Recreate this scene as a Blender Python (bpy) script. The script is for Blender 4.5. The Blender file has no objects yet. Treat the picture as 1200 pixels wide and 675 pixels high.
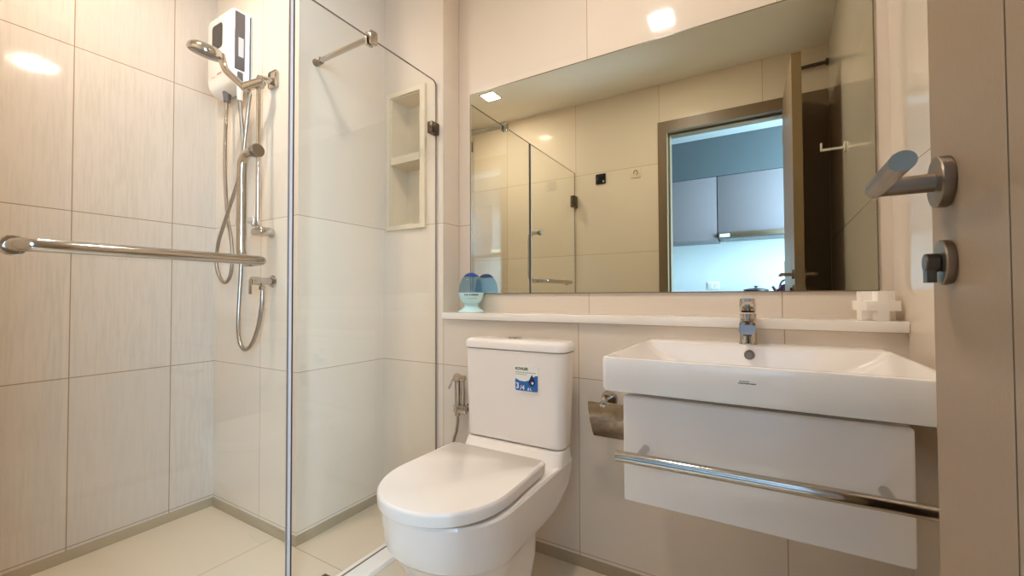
import bpy, bmesh, math, random
from mathutils import Vector, Matrix
random.seed(4)
C = bpy.context.scene.collection
SC = bpy.context.scene
PI = math.pi

# ---------------------------------------------------------------- camera, world, exposure
def cam_matrix(yaw, pitch, roll, loc):
    f = Vector((-math.sin(yaw)*math.cos(pitch), math.cos(yaw)*math.cos(pitch), math.sin(pitch)))
    rt = Vector((math.cos(yaw), math.sin(yaw), 0))
    up = rt.cross(f)
    r2 = rt*math.cos(roll) + up*math.sin(roll)
    u2 = up*math.cos(roll) - rt*math.sin(roll)
    m = Matrix((r2, u2, -f)).transposed().to_4x4()
    m.translation = loc
    return m
cd = bpy.data.cameras.new('camera')
cd.sensor_fit = 'HORIZONTAL'; cd.sensor_width = 36.0; cd.lens = 491.85/1200*36
cd.clip_start = 0.02; cd.clip_end = 60
cam = bpy.data.objects.new('camera', cd); C.objects.link(cam)
cam.matrix_world = cam_matrix(0.531488, 0.019898, -0.0036923, Vector((0, 0, 0.934)))
SC.camera = cam

SC.view_settings.view_transform = 'Standard'
SC.view_settings.look = 'None'
SC.view_settings.gamma = 1.0
SC.view_settings.use_curve_mapping = False
SC.view_settings.exposure = 0.0
try:
    SC.cycles.max_bounces = 14; SC.cycles.diffuse_bounces = 7; SC.cycles.glossy_bounces = 7
    SC.cycles.transparent_max_bounces = 16; SC.cycles.transmission_bounces = 8
    SC.cycles.use_denoising = True
    SC.cycles.sample_clamp_indirect = 6.0
except Exception:
    pass
LAMP_STRENGTH = 338.0            # downlight diffusers
LAMP_COLOUR = (1.0, 0.885, 0.79)
DAY_POWER = 260.0                 # daylight through the kitchen window
DAY_COLOUR = (0.44, 0.71, 1.0)

w = bpy.data.worlds.new('world'); SC.world = w; w.use_nodes = True
w.node_tree.nodes['Background'].inputs[0].default_value = (0.45, 0.68, 1.0, 1)
w.node_tree.nodes['Background'].inputs[1].default_value = 1.0
al = bpy.data.lights.new('kitchen_daylight', 'AREA')
al.shape = 'RECTANGLE'; al.size = 1.5; al.size_y = 0.95; al.energy = DAY_POWER; al.color = DAY_COLOUR
alo = bpy.data.objects.new('kitchen_daylight', al); C.objects.link(alo)
alo.location = (1.06, -0.74, 1.52); alo.rotation_euler = (0, PI/2, 0)   # points towards -x

# ---------------------------------------------------------------- materials
def s2l(c):
    return tuple((v/255/12.92) if v/255 <= 0.04045 else ((v/255+0.055)/1.055)**2.4 for v in c)
def mat(name, rgb, rough=0.4, metal=0.0, coat=0.0, lin=False, spec=0.5, emit=None, estr=0.0):
    m = bpy.data.materials.new(name); m.use_nodes = True
    b = m.node_tree.nodes['Principled BSDF']
    c = rgb if lin else s2l(rgb)
    b.inputs['Base Color'].default_value = (*c, 1)
    b.inputs['Roughness'].default_value = rough
    b.inputs['Metallic'].default_value = metal
    b.inputs['Coat Weight'].default_value = coat
    b.inputs['Coat Roughness'].default_value = 0.05
    b.inputs['Specular IOR Level'].default_value = spec
    if emit:
        b.inputs['Emission Color'].default_value = (*emit, 1)
        b.inputs['Emission Strength'].default_value = estr
    return m
def add_noise(m, scale=(4, 4, 4), amount=0.06, detail=3, bump=0.0, bump_scale=None):
    nt = m.node_tree; b = nt.nodes['Principled BSDF']
    geo = nt.nodes.new('ShaderNodeNewGeometry')
    mp = nt.nodes.new('ShaderNodeVectorMath'); mp.operation = 'MULTIPLY'; mp.inputs[1].default_value = scale
    nt.links.new(geo.outputs['Position'], mp.inputs[0])
    n = nt.nodes.new('ShaderNodeTexNoise'); n.inputs['Scale'].default_value = 1.0; n.inputs['Detail'].default_value = detail
    nt.links.new(mp.outputs[0], n.inputs['Vector'])
    base = b.inputs['Base Color'].default_value[:]
    mx = nt.nodes.new('ShaderNodeMix'); mx.data_type = 'RGBA'
    mx.inputs['A'].default_value = (*[v*(1-amount) for v in base[:3]], 1)
    mx.inputs['B'].default_value = (*[min(1, v*(1+amount)) for v in base[:3]], 1)
    nt.links.new(n.outputs['Fac'], mx.inputs['Factor'])
    nt.links.new(mx.outputs['Result'], b.inputs['Base Color'])
    if bump:
        bp = nt.nodes.new('ShaderNodeBump'); bp.inputs['Strength'].default_value = bump; bp.inputs['Distance'].default_value = 0.002
        nt.links.new(n.outputs['Fac'], bp.inputs['Height']); nt.links.new(bp.outputs[0], b.inputs['Normal'])
    return m
def tile_mat(name, rgb, grout, rough, x0=0.065, px=0.606, y0=50., py=100., z0=0.048, pz=0.600, gw=0.0016,
             streak=0.0, horizontal=False, varia=0.03, ztop=9.0):
    """glazed tiles laid out in metres: joints on the grid, taken from the real position of the point"""
    m = bpy.data.materials.new(name); m.use_nodes = True
    nt = m.node_tree; N = nt.nodes; L = nt.links; b = N['Principled BSDF']
    def math_(op, a, c=None):
        n = N.new('ShaderNodeMath'); n.operation = op
        for i, v in enumerate((a, c)):
            if v is None: continue
            if isinstance(v, (int, float)): n.inputs[i].default_value = v
            else: L.new(v, n.inputs[i])
        return n.outputs[0]
    geo = N.new('ShaderNodeNewGeometry')
    sp = N.new('ShaderNodeSeparateXYZ'); L.new(geo.outputs['Position'], sp.inputs[0])
    sn = N.new('ShaderNodeSeparateXYZ'); L.new(geo.outputs['True Normal'], sn.inputs[0])
    def joint(coord, o, p):
        f = math_('FRACT', math_('ADD', math_('DIVIDE', math_('SUBTRACT', coord, o), p), 100.5))
        d = math_('MULTIPLY', math_('ABSOLUTE', math_('SUBTRACT', f, 0.5)), p)
        return math_('LESS_THAN', d, gw)
    def cell(coord, o, p):
        return math_('FLOOR', math_('DIVIDE', math_('SUBTRACT', coord, o), p))
    jx, jy, jz = joint(sp.outputs[0], x0, px), joint(sp.outputs[1], y0, py), joint(sp.outputs[2], z0, pz)
    jz = math_('MULTIPLY', jz, math_('LESS_THAN', sp.outputs[2], ztop))
    if horizontal:
        g = math_('MAXIMUM', jx, jy)
        cid = math_('ADD', cell(sp.outputs[0], x0, px), math_('MULTIPLY', cell(sp.outputs[1], y0, py), 7.3))
    else:
        fx = math_('GREATER_THAN', math_('ABSOLUTE', sn.outputs[0]), 0.5)   # face looks along x: joints run on y
        ju = math_('ADD', math_('MULTIPLY', jy, fx), math_('MULTIPLY', jx, math_('SUBTRACT', 1.0, fx)))
        fz = math_('LESS_THAN', math_('ABSOLUTE', sn.outputs[2]), 0.5)
        g = math_('MULTIPLY', math_('MAXIMUM', ju, jz), fz)
        cid = math_('ADD', math_('ADD', cell(sp.outputs[0], x0, px), math_('MULTIPLY', cell(sp.outputs[2], z0, pz), 7.3)),
                    math_('MULTIPLY', cell(sp.outputs[1], y0, py), 3.1))
    wn = N.new('ShaderNodeTexWhiteNoise'); wn.noise_dimensions = '1D'; L.new(cid, wn.inputs['W'])
    c = s2l(rgb)
    ca = N.new('ShaderNodeMix'); ca.data_type = 'RGBA'
    ca.inputs['A'].default_value = (*[v*(1-varia) for v in c], 1); ca.inputs['B'].default_value = (*[v*(1+varia) for v in c], 1)
    L.new(wn.outputs['Value'], ca.inputs['Factor'])
    col = ca.outputs['Result']
    height = math_('SUBTRACT', 1.0, g)
    if streak:
        vm = N.new('ShaderNodeVectorMath'); vm.operation = 'MULTIPLY'; vm.inputs[1].default_value = (120, 120, 9)
        L.new(geo.outputs['Position'], vm.inputs[0])
        n1 = N.new('ShaderNodeTexNoise'); n1.inputs['Scale'].default_value = 1; n1.inputs['Detail'].default_value = 3; n1.inputs['Roughness'].default_value = .6
        L.new(vm.outputs[0], n1.inputs['Vector'])
        rp = N.new('ShaderNodeValToRGB'); L.new(n1.outputs['Fac'], rp.inputs[0])
        rp.color_ramp.elements[0].position = .36; rp.color_ramp.elements[1].position = .56
        cs = N.new('ShaderNodeMix'); cs.data_type = 'RGBA'
        cs.inputs['A'].default_value = (*[v*(1-streak) for v in c], 1); L.new(col, cs.inputs['B'])
        L.new(rp.outputs['Color'], cs.inputs['Factor']); col = cs.outputs['Result']
        height = math_('ADD', math_('MULTIPLY', n1.outputs['Fac'], 0.9), math_('MULTIPLY', height, 1.2))
    gm = N.new('ShaderNodeMix'); gm.data_type = 'RGBA'
    L.new(col, gm.inputs['A']); gm.inputs['B'].default_value = (*s2l(grout), 1); L.new(g, gm.inputs['Factor'])
    L.new(gm.outputs['Result'], b.inputs['Base Color'])
    bp = N.new('ShaderNodeBump'); bp.inputs['Strength'].default_value = 0.16 if streak else 0.15; bp.inputs['Distance'].default_value = 0.0012
    L.new(height, bp.inputs['Height']); L.new(bp.outputs[0], b.inputs['Normal'])
    b.inputs['Roughness'].default_value = rough
    b.inputs['Specular IOR Level'].default_value = 0.5
    return m
def glass_mat(name, tint=(1, 1, 1), refl=1.0, ior=1.45):
    m = bpy.data.materials.new(name); m.use_nodes = True
    nt = m.node_tree; nt.nodes.clear()
    o = nt.nodes.new('ShaderNodeOutputMaterial'); mx = nt.nodes.new('ShaderNodeMixShader')
    t = nt.nodes.new('ShaderNodeBsdfTransparent'); g = nt.nodes.new('ShaderNodeBsdfGlossy')
    t.inputs[0].default_value = (*tint, 1); g.inputs[0].default_value = (1, 1, 1, 1); g.inputs['Roughness'].default_value = 0.01
    # Schlick reflectance of a thin pane, the same from either side
    lw = nt.nodes.new('ShaderNodeLayerWeight'); lw.inputs['Blend'].default_value = 0.5
    pw = nt.nodes.new('ShaderNodeMath'); pw.operation = 'POWER'; pw.inputs[1].default_value = 5.0
    f0 = ((ior-1)/(ior+1))**2
    k = nt.nodes.new('ShaderNodeMath'); k.operation = 'MULTIPLY_ADD'; k.inputs[1].default_value = (1-f0)*refl; k.inputs[2].default_value = f0*refl
    nt.links.new(lw.outputs['Facing'], pw.inputs[0]); nt.links.new(pw.outputs[0], k.inputs[0]); nt.links.new(k.outputs[0], mx.inputs[0])
    nt.links.new(t.outputs[0], mx.inputs[1]); nt.links.new(g.outputs[0], mx.inputs[2])
    nt.links.new(mx.outputs[0], o.inputs[0])
    return m

M = {}
M['tile'] = tile_mat('glazed_wall_tile', (226, 212, 193), (176, 150, 116), 0.07, x0=0.060, ztop=1.6, gw=0.0012)
M['tile_front'] = tile_mat('glazed_wall_tile_door_side', (226, 212, 193), (180, 156, 120), 0.07, gw=0.0013, x0=0.035, px=0.61, z0=0.042)
M['tile_streak'] = tile_mat('streaked_wall_tile', (206, 193, 178), (150, 126, 98), 0.075, y0=0.495, py=0.301, px=100., x0=50., gw=0.0016, streak=0.07)
M['floor_tile'] = tile_mat('floor_tile', (214, 199, 175), (176, 152, 118), 0.35, x0=-1.634, px=0.60, y0=0.955, py=0.60, horizontal=True)
M['ceiling'] = mat('ceiling_paint', (238, 232, 220), 0.8)
M['skirting'] = add_noise(mat('skirting_tile', (170, 152, 124), 0.3), (12, 12, 12), 0.08)
M['ceramic'] = mat('white_ceramic', (246, 238, 228), 0.12, coat=0.5)
M['lacquer'] = mat('white_lacquer', (236, 227, 218), 0.16, coat=0.4)
M['shelf'] = mat('white_stone', (244, 236, 224), 0.2, coat=0.2)
M['plastic'] = mat('white_plastic', (240, 234, 226), 0.25)
M['greyplastic'] = mat('dark_grey_plastic', (92, 84, 84), 0.3)
M['display'] = mat('black_display', (30, 27, 27), 0.06)
M['navy'] = mat('navy_edge', (60, 66, 96), 0.3)
M['chrome'] = mat('chrome', (196, 190, 182), 0.1, 1.0)
M['flap'] = add_noise(mat('chrome_painted_reflection', (160, 148, 132), 0.16, 1.0), (60, 60, 90), 0.35, 4, bump=0.25)  # dark mottling painted into the colour to stand for what the chrome reflects
M['steel'] = mat('brushed_steel', (146, 132, 116), 0.36, 1.0)
M['darksteel'] = mat('dark_bronze', (96, 84, 72), 0.35, 1.0)
M['hose'] = mat('steel_hose', (172, 164, 154), 0.28, 1.0)
M['mirror'] = mat('mirror_silver', (212, 213, 198), 0.0, 1.0)
M['mirroredge'] = mat('mirror_edge', (120, 104, 80), 0.25)
M['glass'] = glass_mat('shower_glass', (0.985, 0.99, 0.98))
M['glassedge'] = mat('glass_edge', (120, 104, 92), 0.15)
M['seal'] = mat('clear_seal', (196, 184, 180), 0.25)
M['black'] = mat('black_rubber', (20, 16, 18), 0.4)
M['doorwood'] = add_noise(mat('taupe_laminate', (152, 129, 105), 0.42), (700, 700, 260), 0.10, 4, bump=0.08)
M['framewood'] = add_noise(mat('brown_frame_laminate', (118, 98, 72), 0.4), (30, 30, 6), 0.06)
M['dooredge'] = mat('door_edge_band', (140, 118, 84), 0.4)
M['niche'] = mat('cream_niche_panel', (224, 210, 184), 0.3)
M['diffuser'] = mat('lamp_diffuser', (255, 255, 255), 0.5, emit=LAMP_COLOUR, estr=LAMP_STRENGTH)
M['lampframe'] = mat('lamp_frame', (240, 236, 228), 0.4)
M['stickerblue'] = mat('sticker_blue', (38, 104, 176), 0.4)
M['stickernavy'] = mat('sticker_navy', (22, 44, 92), 0.4)
M['stickerwhite'] = mat('sticker_white', (240, 238, 228), 0.4)
M['stickergreen'] = mat('sticker_green', (60, 104, 40), 0.4)
M['ink'] = mat('dark_ink', (70, 56, 48), 0.5)
M['inkred'] = mat('red_ink', (196, 110, 110), 0.5)
M['inkgrey'] = mat('grey_ink', (168, 160, 156), 0.5)
M['paper'] = mat('paper_label', (206, 202, 200), 0.5)
M['aqua'] = mat('aqua_plastic', (206, 240, 240), 0.2)
M['eggblue'] = glass_mat('blue_translucent_plastic', (0.60, 0.77, 0.88), 1.3)
M['eggtop'] = mat('deep_blue_plastic', (22, 70, 150), 0.12)
M['chalk'] = mat('white_plaster', (246, 238, 226), 0.7)
M['clearplastic'] = glass_mat('clear_plastic', (0.93, 0.93, 0.93), 1.6)
M['kwhite'] = mat('kitchen_splashback', (196, 202, 206), 0.25)
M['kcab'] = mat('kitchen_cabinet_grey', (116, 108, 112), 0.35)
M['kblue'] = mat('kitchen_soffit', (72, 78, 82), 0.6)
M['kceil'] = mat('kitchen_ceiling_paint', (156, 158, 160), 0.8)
M['kfloor'] = add_noise(mat('kitchen_floor', (170, 150, 128), 0.4), (3, 14, 3), 0.1)
M['kdark'] = mat('kitchen_counter', (60, 58, 58), 0.25)
M['maroon'] = mat('maroon_enamel', (60, 22, 40), 0.2)
M['whitemetal'] = mat('white_metal', (236, 232, 226), 0.25)

# ---------------------------------------------------------------- geometry helpers
def wl(o):
    v = Vector((0, 0, 0))
    while o is not None:
        v += o.location; o = o.parent
    return v
def obj(name, bm, m, parent=None, smooth=True, angle=38, origin=None):
    """links the bmesh (built in world coordinates) as one mesh object"""
    bmesh.ops.recalc_face_normals(bm, faces=bm.faces[:])
    me = bpy.data.meshes.new(name)
    off = wl(parent) if parent is not None else Vector(origin or (0, 0, 0))
    if off.length > 0: bmesh.ops.translate(bm, vec=-off, verts=bm.verts[:])
    bm.to_mesh(me); bm.free()
    for mm in (m if isinstance(m, (list, tuple)) else [m]): me.materials.append(mm)
    if smooth:
        me.polygons.foreach_set('use_smooth', [True]*len(me.polygons))
        me.set_sharp_from_angle(angle=math.radians(angle))
    o = bpy.data.objects.new(name, me); C.objects.link(o)
    if parent is not None: o.parent = parent
    else: o.location = off
    return o
def thing(name, label, cat, loc, group=None):
    o = bpy.data.objects.new(name, None); C.objects.link(o)
    o.empty_display_size = 0.05
    o.location = loc; o['label'] = label; o['category'] = cat
    if group: o['group'] = group
    return o
def tag(o, label, cat, group=None):
    o['label'] = label; o['category'] = cat
    if group: o['group'] = group
    return o
def struct(name, bm, m, smooth=False):
    o = obj(name, bm, m, None, smooth); o['kind'] = 'structure'; return o
def box(bm, x0, x1, y0, y1, z0, z1):
    vs = [bm.verts.new((x, y, z)) for x in (x0, x1) for y in (y0, y1) for z in (z0, z1)]
    for f in ((0, 1, 3, 2), (4, 6, 7, 5), (0, 4, 5, 1), (2, 3, 7, 6), (0, 2, 6, 4), (1, 5, 7, 3)):
        bm.faces.new([vs[i] for i in f])
    return vs
def B(*boxes):
    bm = bmesh.new()
    for b in boxes: box(bm, *b)
    return bm
def rbox(x0, x1, y0, y1, z0, z1, r=0.004, seg=3, bm=None):
    t = bmesh.new(); box(t, x0, x1, y0, y1, z0, z1)
    bmesh.ops.bevel(t, geom=t.edges[:], offset=r, segments=seg, profile=0.5, affect='EDGES')
    if bm is None: return t
    return merge(bm, t)
def merge(bm, t):
    me = bpy.data.meshes.new('tmp'); t.to_mesh(me); t.free(); bm.from_mesh(me); bpy.data.meshes.remove(me); return bm
def loft(loops, bm=None, caps=(True, True)):
    bm = bm or bmesh.new()
    rows = [[bm.verts.new(p) for p in lp] for lp in loops]
    n = len(rows[0])
    for a, b in zip(rows, rows[1:]):
        for i in range(n):
            bm.faces.new((a[i], a[(i+1) % n], b[(i+1) % n], b[i]))
    if caps[0]: bm.faces.new(rows[0][::-1])
    if caps[1]: bm.faces.new(rows[-1])
    return bm
def rrect(x0, x1, y0, y1, r, z, n=6):
    pts = []
    for cx, cy, a0 in ((x1-r, y1-r, 0), (x0+r, y1-r, PI/2), (x0+r, y0+r, PI), (x1-r, y0+r, 1.5*PI)):
        for i in range(n+1):
            a = a0 + PI/2*i/n
            pts.append((cx+r*math.cos(a), cy+r*math.sin(a), z))
    return pts
def frame_from(d):
    d = Vector(d).normalized()
    a = Vector((0, 0, 1)) if abs(d.z) < 0.9 else Vector((1, 0, 0))
    u = d.cross(a).normalized(); v = d.cross(u).normalized()
    return u, v
def lathe(profile, p0, axis, n=32, bm=None):
    """profile: (distance along the axis, radius)"""
    ax = Vector(axis).normalized(); u, v = frame_from(ax); p0 = Vector(p0)
    loops = []
    for t, r in profile:
        r = max(r, 1e-5)
        loops.append([p0 + ax*t + (u*math.cos(2*PI*i/n) + v*math.sin(2*PI*i/n))*r for i in range(n)])
    return loft(loops, bm)
def cyl(p0, p1, r, r2=None, n=24, bm=None, bev=0.0):
    p0, p1 = Vector(p0), Vector(p1); L = (p1-p0).length; r2 = r if r2 is None else r2
    pr = [(0, r-bev), (bev, r), (L-bev, r2), (L, r2-bev)] if bev else [(0, r), (L, r2)]
    return lathe(pr, p0, p1-p0, n, bm)
def smooth_path(pts, sub=8):
    P = [Vector(p) for p in pts]; out = []
    for i in range(len(P)-1):
        p0 = P[max(i-1, 0)]; p1 = P[i]; p2 = P[i+1]; p3 = P[min(i+2, len(P)-1)]
        for k in range(sub):
            t = k/sub
            out.append(0.5*((2*p1) + (p2-p0)*t + (2*p0-5*p1+4*p2-p3)*t*t + (3*p1-p0-3*p2+p3)*t**3))
    out.append(P[-1]); return out
def tube(path, r, n=12, bm=None):
    P = [Vector(p) for p in path]; loops = []
    d = (P[1]-P[0]).normalized(); u, v = frame_from(d)
    for i, p in enumerate(P):
        t = ((P[min(i+1, len(P)-1)] - P[max(i-1, 0)])).normalized()
        u = (u - t*u.dot(t)).normalized(); v = t.cross(u)
        rr = r(i/(len(P)-1)) if callable(r) else r
        loops.append([p + (u*math.cos(2*PI*k/n) + v*math.sin(2*PI*k/n))*rr for k in range(n)])
    return loft(loops, bm)
def text_bm(s, size, loc, depth=0.0003, rot=(PI/2, 0, 0), align='LEFT', bold=0.0):
    cu = bpy.data.curves.new('t', 'FONT'); cu.body = s; cu.size = size; cu.extrude = depth; cu.align_x = align; cu.offset = bold
    to = bpy.data.objects.new('t', cu); C.objects.link(to)
    bpy.context.view_layer.update()
    me = bpy.data.meshes.new_from_object(to.evaluated_get(bpy.context.evaluated_depsgraph_get()))
    bm = bmesh.new(); bm.from_mesh(me)
    from mathutils import Euler
    bmesh.ops.transform(bm, matrix=Matrix.Translation(loc) @ Euler(rot).to_matrix().to_4x4(), verts=bm.verts[:])
    bpy.data.objects.remove(to); bpy.data.curves.remove(cu); bpy.data.meshes.remove(me)
    return bm
def prism(pts, axis, a, b, bm=None):
    """outline pts (2D) pushed along an axis: 'y' takes (x, z), 'z' takes (x, y), 'x' takes (y, z)"""
    f = {'y': lambda p, t: (p[0], t, p[1]), 'z': lambda p, t: (p[0], p[1], t), 'x': lambda p, t: (t, p[0], p[1])}[axis]
    return loft([[f(p, a) for p in pts], [f(p, b) for p in pts]], bm)

# ---------------------------------------------------------------- the room
XL, XP, XRC = -2.130, -1.509, -1.152        # left wall, pier side, left side of the mirror recess
YB, YN, YM = 0.960, 1.387, 1.494            # shower back wall, niche/lower wall, recess back
ZC = 2.387
YF = -0.004                                 # wall with the doorway
def xr(y): return 0.317 + (YN-y)*0.031      # right wall is very slightly out of square
struct('floor', B((-2.3, 0.5, -0.104, 1.7, -0.1, 0.0)), M['floor_tile'])
struct('ceiling', B((-2.3, 0.5, -0.104, 1.7, ZC, ZC+0.1)), M['ceiling'])
struct('wall_left', B((XL-0.12, XL, -0.104, 1.7, 0, ZC)), M['tile_streak'])
struct('wall_shower', B((XL, XP, YB, 1.7, 0, ZC)), M['tile'])
NX0, NX1, NZ0, NZ1 = -1.462, -1.277, 1.257, 1.850
struct('wall_back_left', B((XP, NX0, YN, 1.7, 0, ZC), (NX1, XRC, YN, 1.7, 0, ZC), (NX0, NX1, YN, 1.7, 0, NZ0),
                           (NX0, NX1, YN, 1.7, NZ1, ZC), (NX0, NX1, YN+0.11, 1.7, NZ0, NZ1)), M['tile'])
struct('wall_back', B((XRC, 0.33, YN, 1.7, 0, 0.8385), (XRC, 0.33, YM, 1.7, 0.8385, ZC)), M['tile'])
struct('wall_right', prism([(xr(-0.104), -0.104), (0.50, -0.104), (0.50, 1.7), (xr(1.7), 1.7)], 'z', 0, ZC), M['tile'])
FX0, FX1, FZ = -0.583, 0.357, 2.118         # outer outline of the door frame
struct('wall_front', B((XL, FX0+0.012, -0.104, YF, 0, ZC), (FX1, xr(0)+0.02, -0.104, YF, 0, ZC), (FX0+0.012, FX1, -0.104, YF, FZ-0.012, ZC)), M['tile_front'])
# skirting tiles
SK = 0.037
struct('baseboard_left', B((XL, XL+0.004, 0.0, YB, 0, SK)), M['skirting'])
struct('baseboard_shower', B((XL, XP+0.004, YB-0.004, YB, 0, SK), (XP, XP+0.004, YB, YN, 0, SK)), M['skirting'])
struct('baseboard_back', B((XP, 0.317, YN-0.004, YN, 0, SK)), M['skirting'])
struct('baseboard_right', prism([(xr(0)-0.004, 0.0), (xr(0), 0.0), (xr(YN), YN), (xr(YN)-0.004, YN)], 'z', 0, SK), M['skirting'])
# door frame with its casing and rebate
OX0, OX1, OZ = -0.513, 0.160, 2.035
fb = bmesh.new()
def frame_part(x0, x1, z0, z1):
    box(fb, x0, x1, -0.118, YF+0.012, z0, z1)
box(fb, FX0, OX0-0.012, -0.118, YF+0.014, 0, FZ); box(fb, OX1+0.012, FX1, -0.118, YF+0.014, 0, FZ)
box(fb, OX0-0.012, OX1+0.012, -0.118, YF+0.014, OZ+0.012, FZ)
box(fb, OX0-0.012, OX0, -0.118, YF-0.04, 0, OZ+0.012); box(fb, OX1, OX1+0.012, -0.118, YF-0.04, 0, OZ+0.012)
box(fb, OX0, OX1, -0.118, YF-0.04, OZ, OZ+0.012)
struct('trim_1', fb, M['framewood'])
# low threshold under the shower glass
cb = bmesh.new()
rbox(-1.212, -1.122, 0.0, YN-0.004, 0, 0.020, 0.003, 2, cb)
struct('trim_2', cb, M['shelf'])

# ---------------------------------------------------------------- kitchen seen through the doorway
KZ = 2.40
struct('floor_kitchen', B((-2.3, 1.2, -1.80, -0.104, -0.1, 0.0)), M['kfloor'])
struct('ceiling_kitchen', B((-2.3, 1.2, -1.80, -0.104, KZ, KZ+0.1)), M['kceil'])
struct('wall_kitchen_back', B((-2.3, 1.2, -1.80, -1.65, 0, KZ)), M['kwhite'])
struct('wall_kitchen_right', B((1.08, 1.2, -1.65, -1.25, 0, KZ), (1.08, 1.2, -0.22, -0.104, 0, KZ), (1.08, 1.2, -1.25, -0.22, 0, 0.75), (1.08, 1.2, -1.25, -0.22, 2.3, KZ)), M['kwhite'])
struct('wall_kitchen_left', B((-2.3, -2.2, -1.65, -0.104, 0, KZ)), M['kwhite'])
struct('wall_kitchen_front', B((-2.3, -2.25, -0.106, -0.104, 0, KZ), (0.50, 1.2, -0.2, -0.104, 0, KZ)), M['kwhite'])
win = struct('window_1', B((1.13, 1.17, -1.25, -1.20, 0.75, 2.3), (1.13, 1.17, -0.27, -0.22, 0.75, 2.3), (1.13, 1.17, -1.20, -0.27, 0.75, 0.80),
                     (1.13, 1.17, -1.20, -0.27, 2.25, 2.3), (1.13, 1.17, -0.755, -0.715, 0.80, 2.25)), M['whitemetal'])
pane = obj('pane', B((1.147, 1.153, -1.20, -0.27, 0.80, 2.25)), M['glass'], win, False)
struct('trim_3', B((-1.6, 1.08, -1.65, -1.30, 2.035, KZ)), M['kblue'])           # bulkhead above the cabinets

def wall_cabinet(x0, x1, z0, label):
    t = thing('kitchen_cabinet', label, 'cabinet', ((x0+x1)/2, -1.475, z0), 'kitchen wall cabinets')
    obj('cabinet_body', B((x0+0.001, x1-0.001, -1.648, -1.322, z0, 2.033)), M['kcab'], t, False)
    obj('cabinet_door', rbox(x0+0.002, x1-0.002, -1.320, -1.300, z0+0.001, 2.031, 0.002, 2), M['kcab'], t)
    return t
wall_cabinet(-1.05, -0.322, 1.448, 'grey kitchen wall cabinet left of the hood, seen in the mirror')
wall_cabinet(-0.318, 0.42, 1.505, 'grey kitchen wall cabinet directly above the steel hood, seen in the mirror')
wall_cabinet(0.424, 1.06, 1.448, 'grey kitchen wall cabinet right of the hood, beyond the door')
t = thing('cooker_hood', 'slim stainless cooker hood under the kitchen wall cabinet', 'cooker hood', (0.05, -1.47, 1.46))
obj('hood_body', rbox(-0.314, 0.416, -1.645, -1.275, 1.462, 1.503, 0.004, 2), M['steel'], t)
obj('hood_white_block', rbox(-0.300, -0.22, -1.273, -1.268, 1.466, 1.494, 0.002, 2), M['plastic'], t)  # small white plastic block at the left of the hood front
obj('hood_filter', rbox(-0.27, 0.37, -1.60, -1.31, 1.457, 1.4615, 0.001, 1), M['kdark'], t)
t = thing('kitchen_counter', 'dark kitchen worktop on a grey base unit beyond the doorway', 'counter', (0.0, -1.4, 0))
obj('worktop', rbox(-1.6, 1.07, -1.648, -1.06, 0.86, 0.90, 0.004, 2), M['kdark'], t)
obj('base_unit', B((-1.58, 1.07, -1.646, -1.10, 0.08, 0.858)), M['kcab'], t, False)
obj('plinth', B((-1.56, 1.07, -1.646, -1.15, 0.0, 0.079)), M['kdark'], t, False)
t = thing('saucepan', 'low black lidded pan on the kitchen worktop, seen in the mirror', 'pan', (-0.02, -1.35, 0.9005))
obj('pan_body', lathe([(0, .085), (.004, .092), (.078, .098), (.080, .100)], (-0.02, -1.35, 0.9005), (0, 0, 1)), M['black'], t)
obj('pan_lid', lathe([(0, .100), (.006, .098), (.018, .05), (.022, .0)], (-0.02, -1.35, 0.981), (0, 0, 1)), M['black'], t)
obj('lid_knob', lathe([(0, .009), (.008, .009), (.010, .018), (.018, .018), (.020, .012)], (-0.02, -1.35, 1.001), (0, 0, 1), 20), M['black'], t)
t = thing('kettle', 'dark maroon kettle beside the black pan on the kitchen worktop', 'kettle', (0.215, -1.33, 0.9005))
obj('kettle_body', lathe([(0, .085), (.01, .095), (.06, .090), (.11, .062), (.125, .045), (.135, .02), (.137, 0)], (0.215, -1.33, 0.9005), (0, 0, 1)), M['maroon'], t)
obj('spout', cyl((0.145, -1.33, 0.95), (0.105, -1.33, 1.015), .018, .011), M['maroon'], t)
obj('kettle_handle', tube(smooth_path([(0.155, -1.33, 1.0), (0.175, -1.33, 1.055), (0.225, -1.33, 1.07), (0.275, -1.33, 1.045), (0.285, -1.33, 0.99)]), .008), M['black'], t)
t = thing('wall_socket', 'white double wall socket on the kitchen splashback, seen in the mirror', 'socket', (-0.385, -1.65, 1.01))
obj('socket_plate', rbox(-0.445, -0.335, -1.6495, -1.642, 1.00, 1.07, 0.003, 2), M['plastic'], t)
for dx in (-0.42, -0.365):
    obj('socket_face', rbox(dx-0.018, dx+0.024, -1.6415, -1.639, 1.012, 1.058, 0.001, 1), M['paper'], t)

# ---------------------------------------------------------------- downlights
def downlight(x, y, label):
    t = thing('downlight', label, 'light', (x, y, ZC), 'square ceiling downlights')
    s, h = 0.062, 0.050
    obj('lamp_frame', B((x-s, x+s, y-s, y-h, ZC-0.006, ZC-0.0005), (x-s, x+s, y+h, y+s, ZC-0.006, ZC-0.0005),
                        (x-s, x-h, y-h, y+h, ZC-0.006, ZC-0.0005), (x+h, x+s, y-h, y+h, ZC-0.006, ZC-0.0005)), M['lampframe'], t, False)
    obj('lamp_diffuser', B((x-h, x+h, y-h, y+h, ZC-0.004, ZC-0.001)), M['diffuser'], t, False)
    return t
d0 = downlight(-1.66, 0.45, 'square ceiling downlight above the shower cubicle')
d1 = d0.copy(); C.objects.link(d1); d1.location = (-0.42, 0.715, ZC); d1['label'] = 'square ceiling downlight above the floor between toilet and door'
for ch in list(d0.children):
    c2 = ch.copy(); C.objects.link(c2); c2.parent = d1

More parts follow.
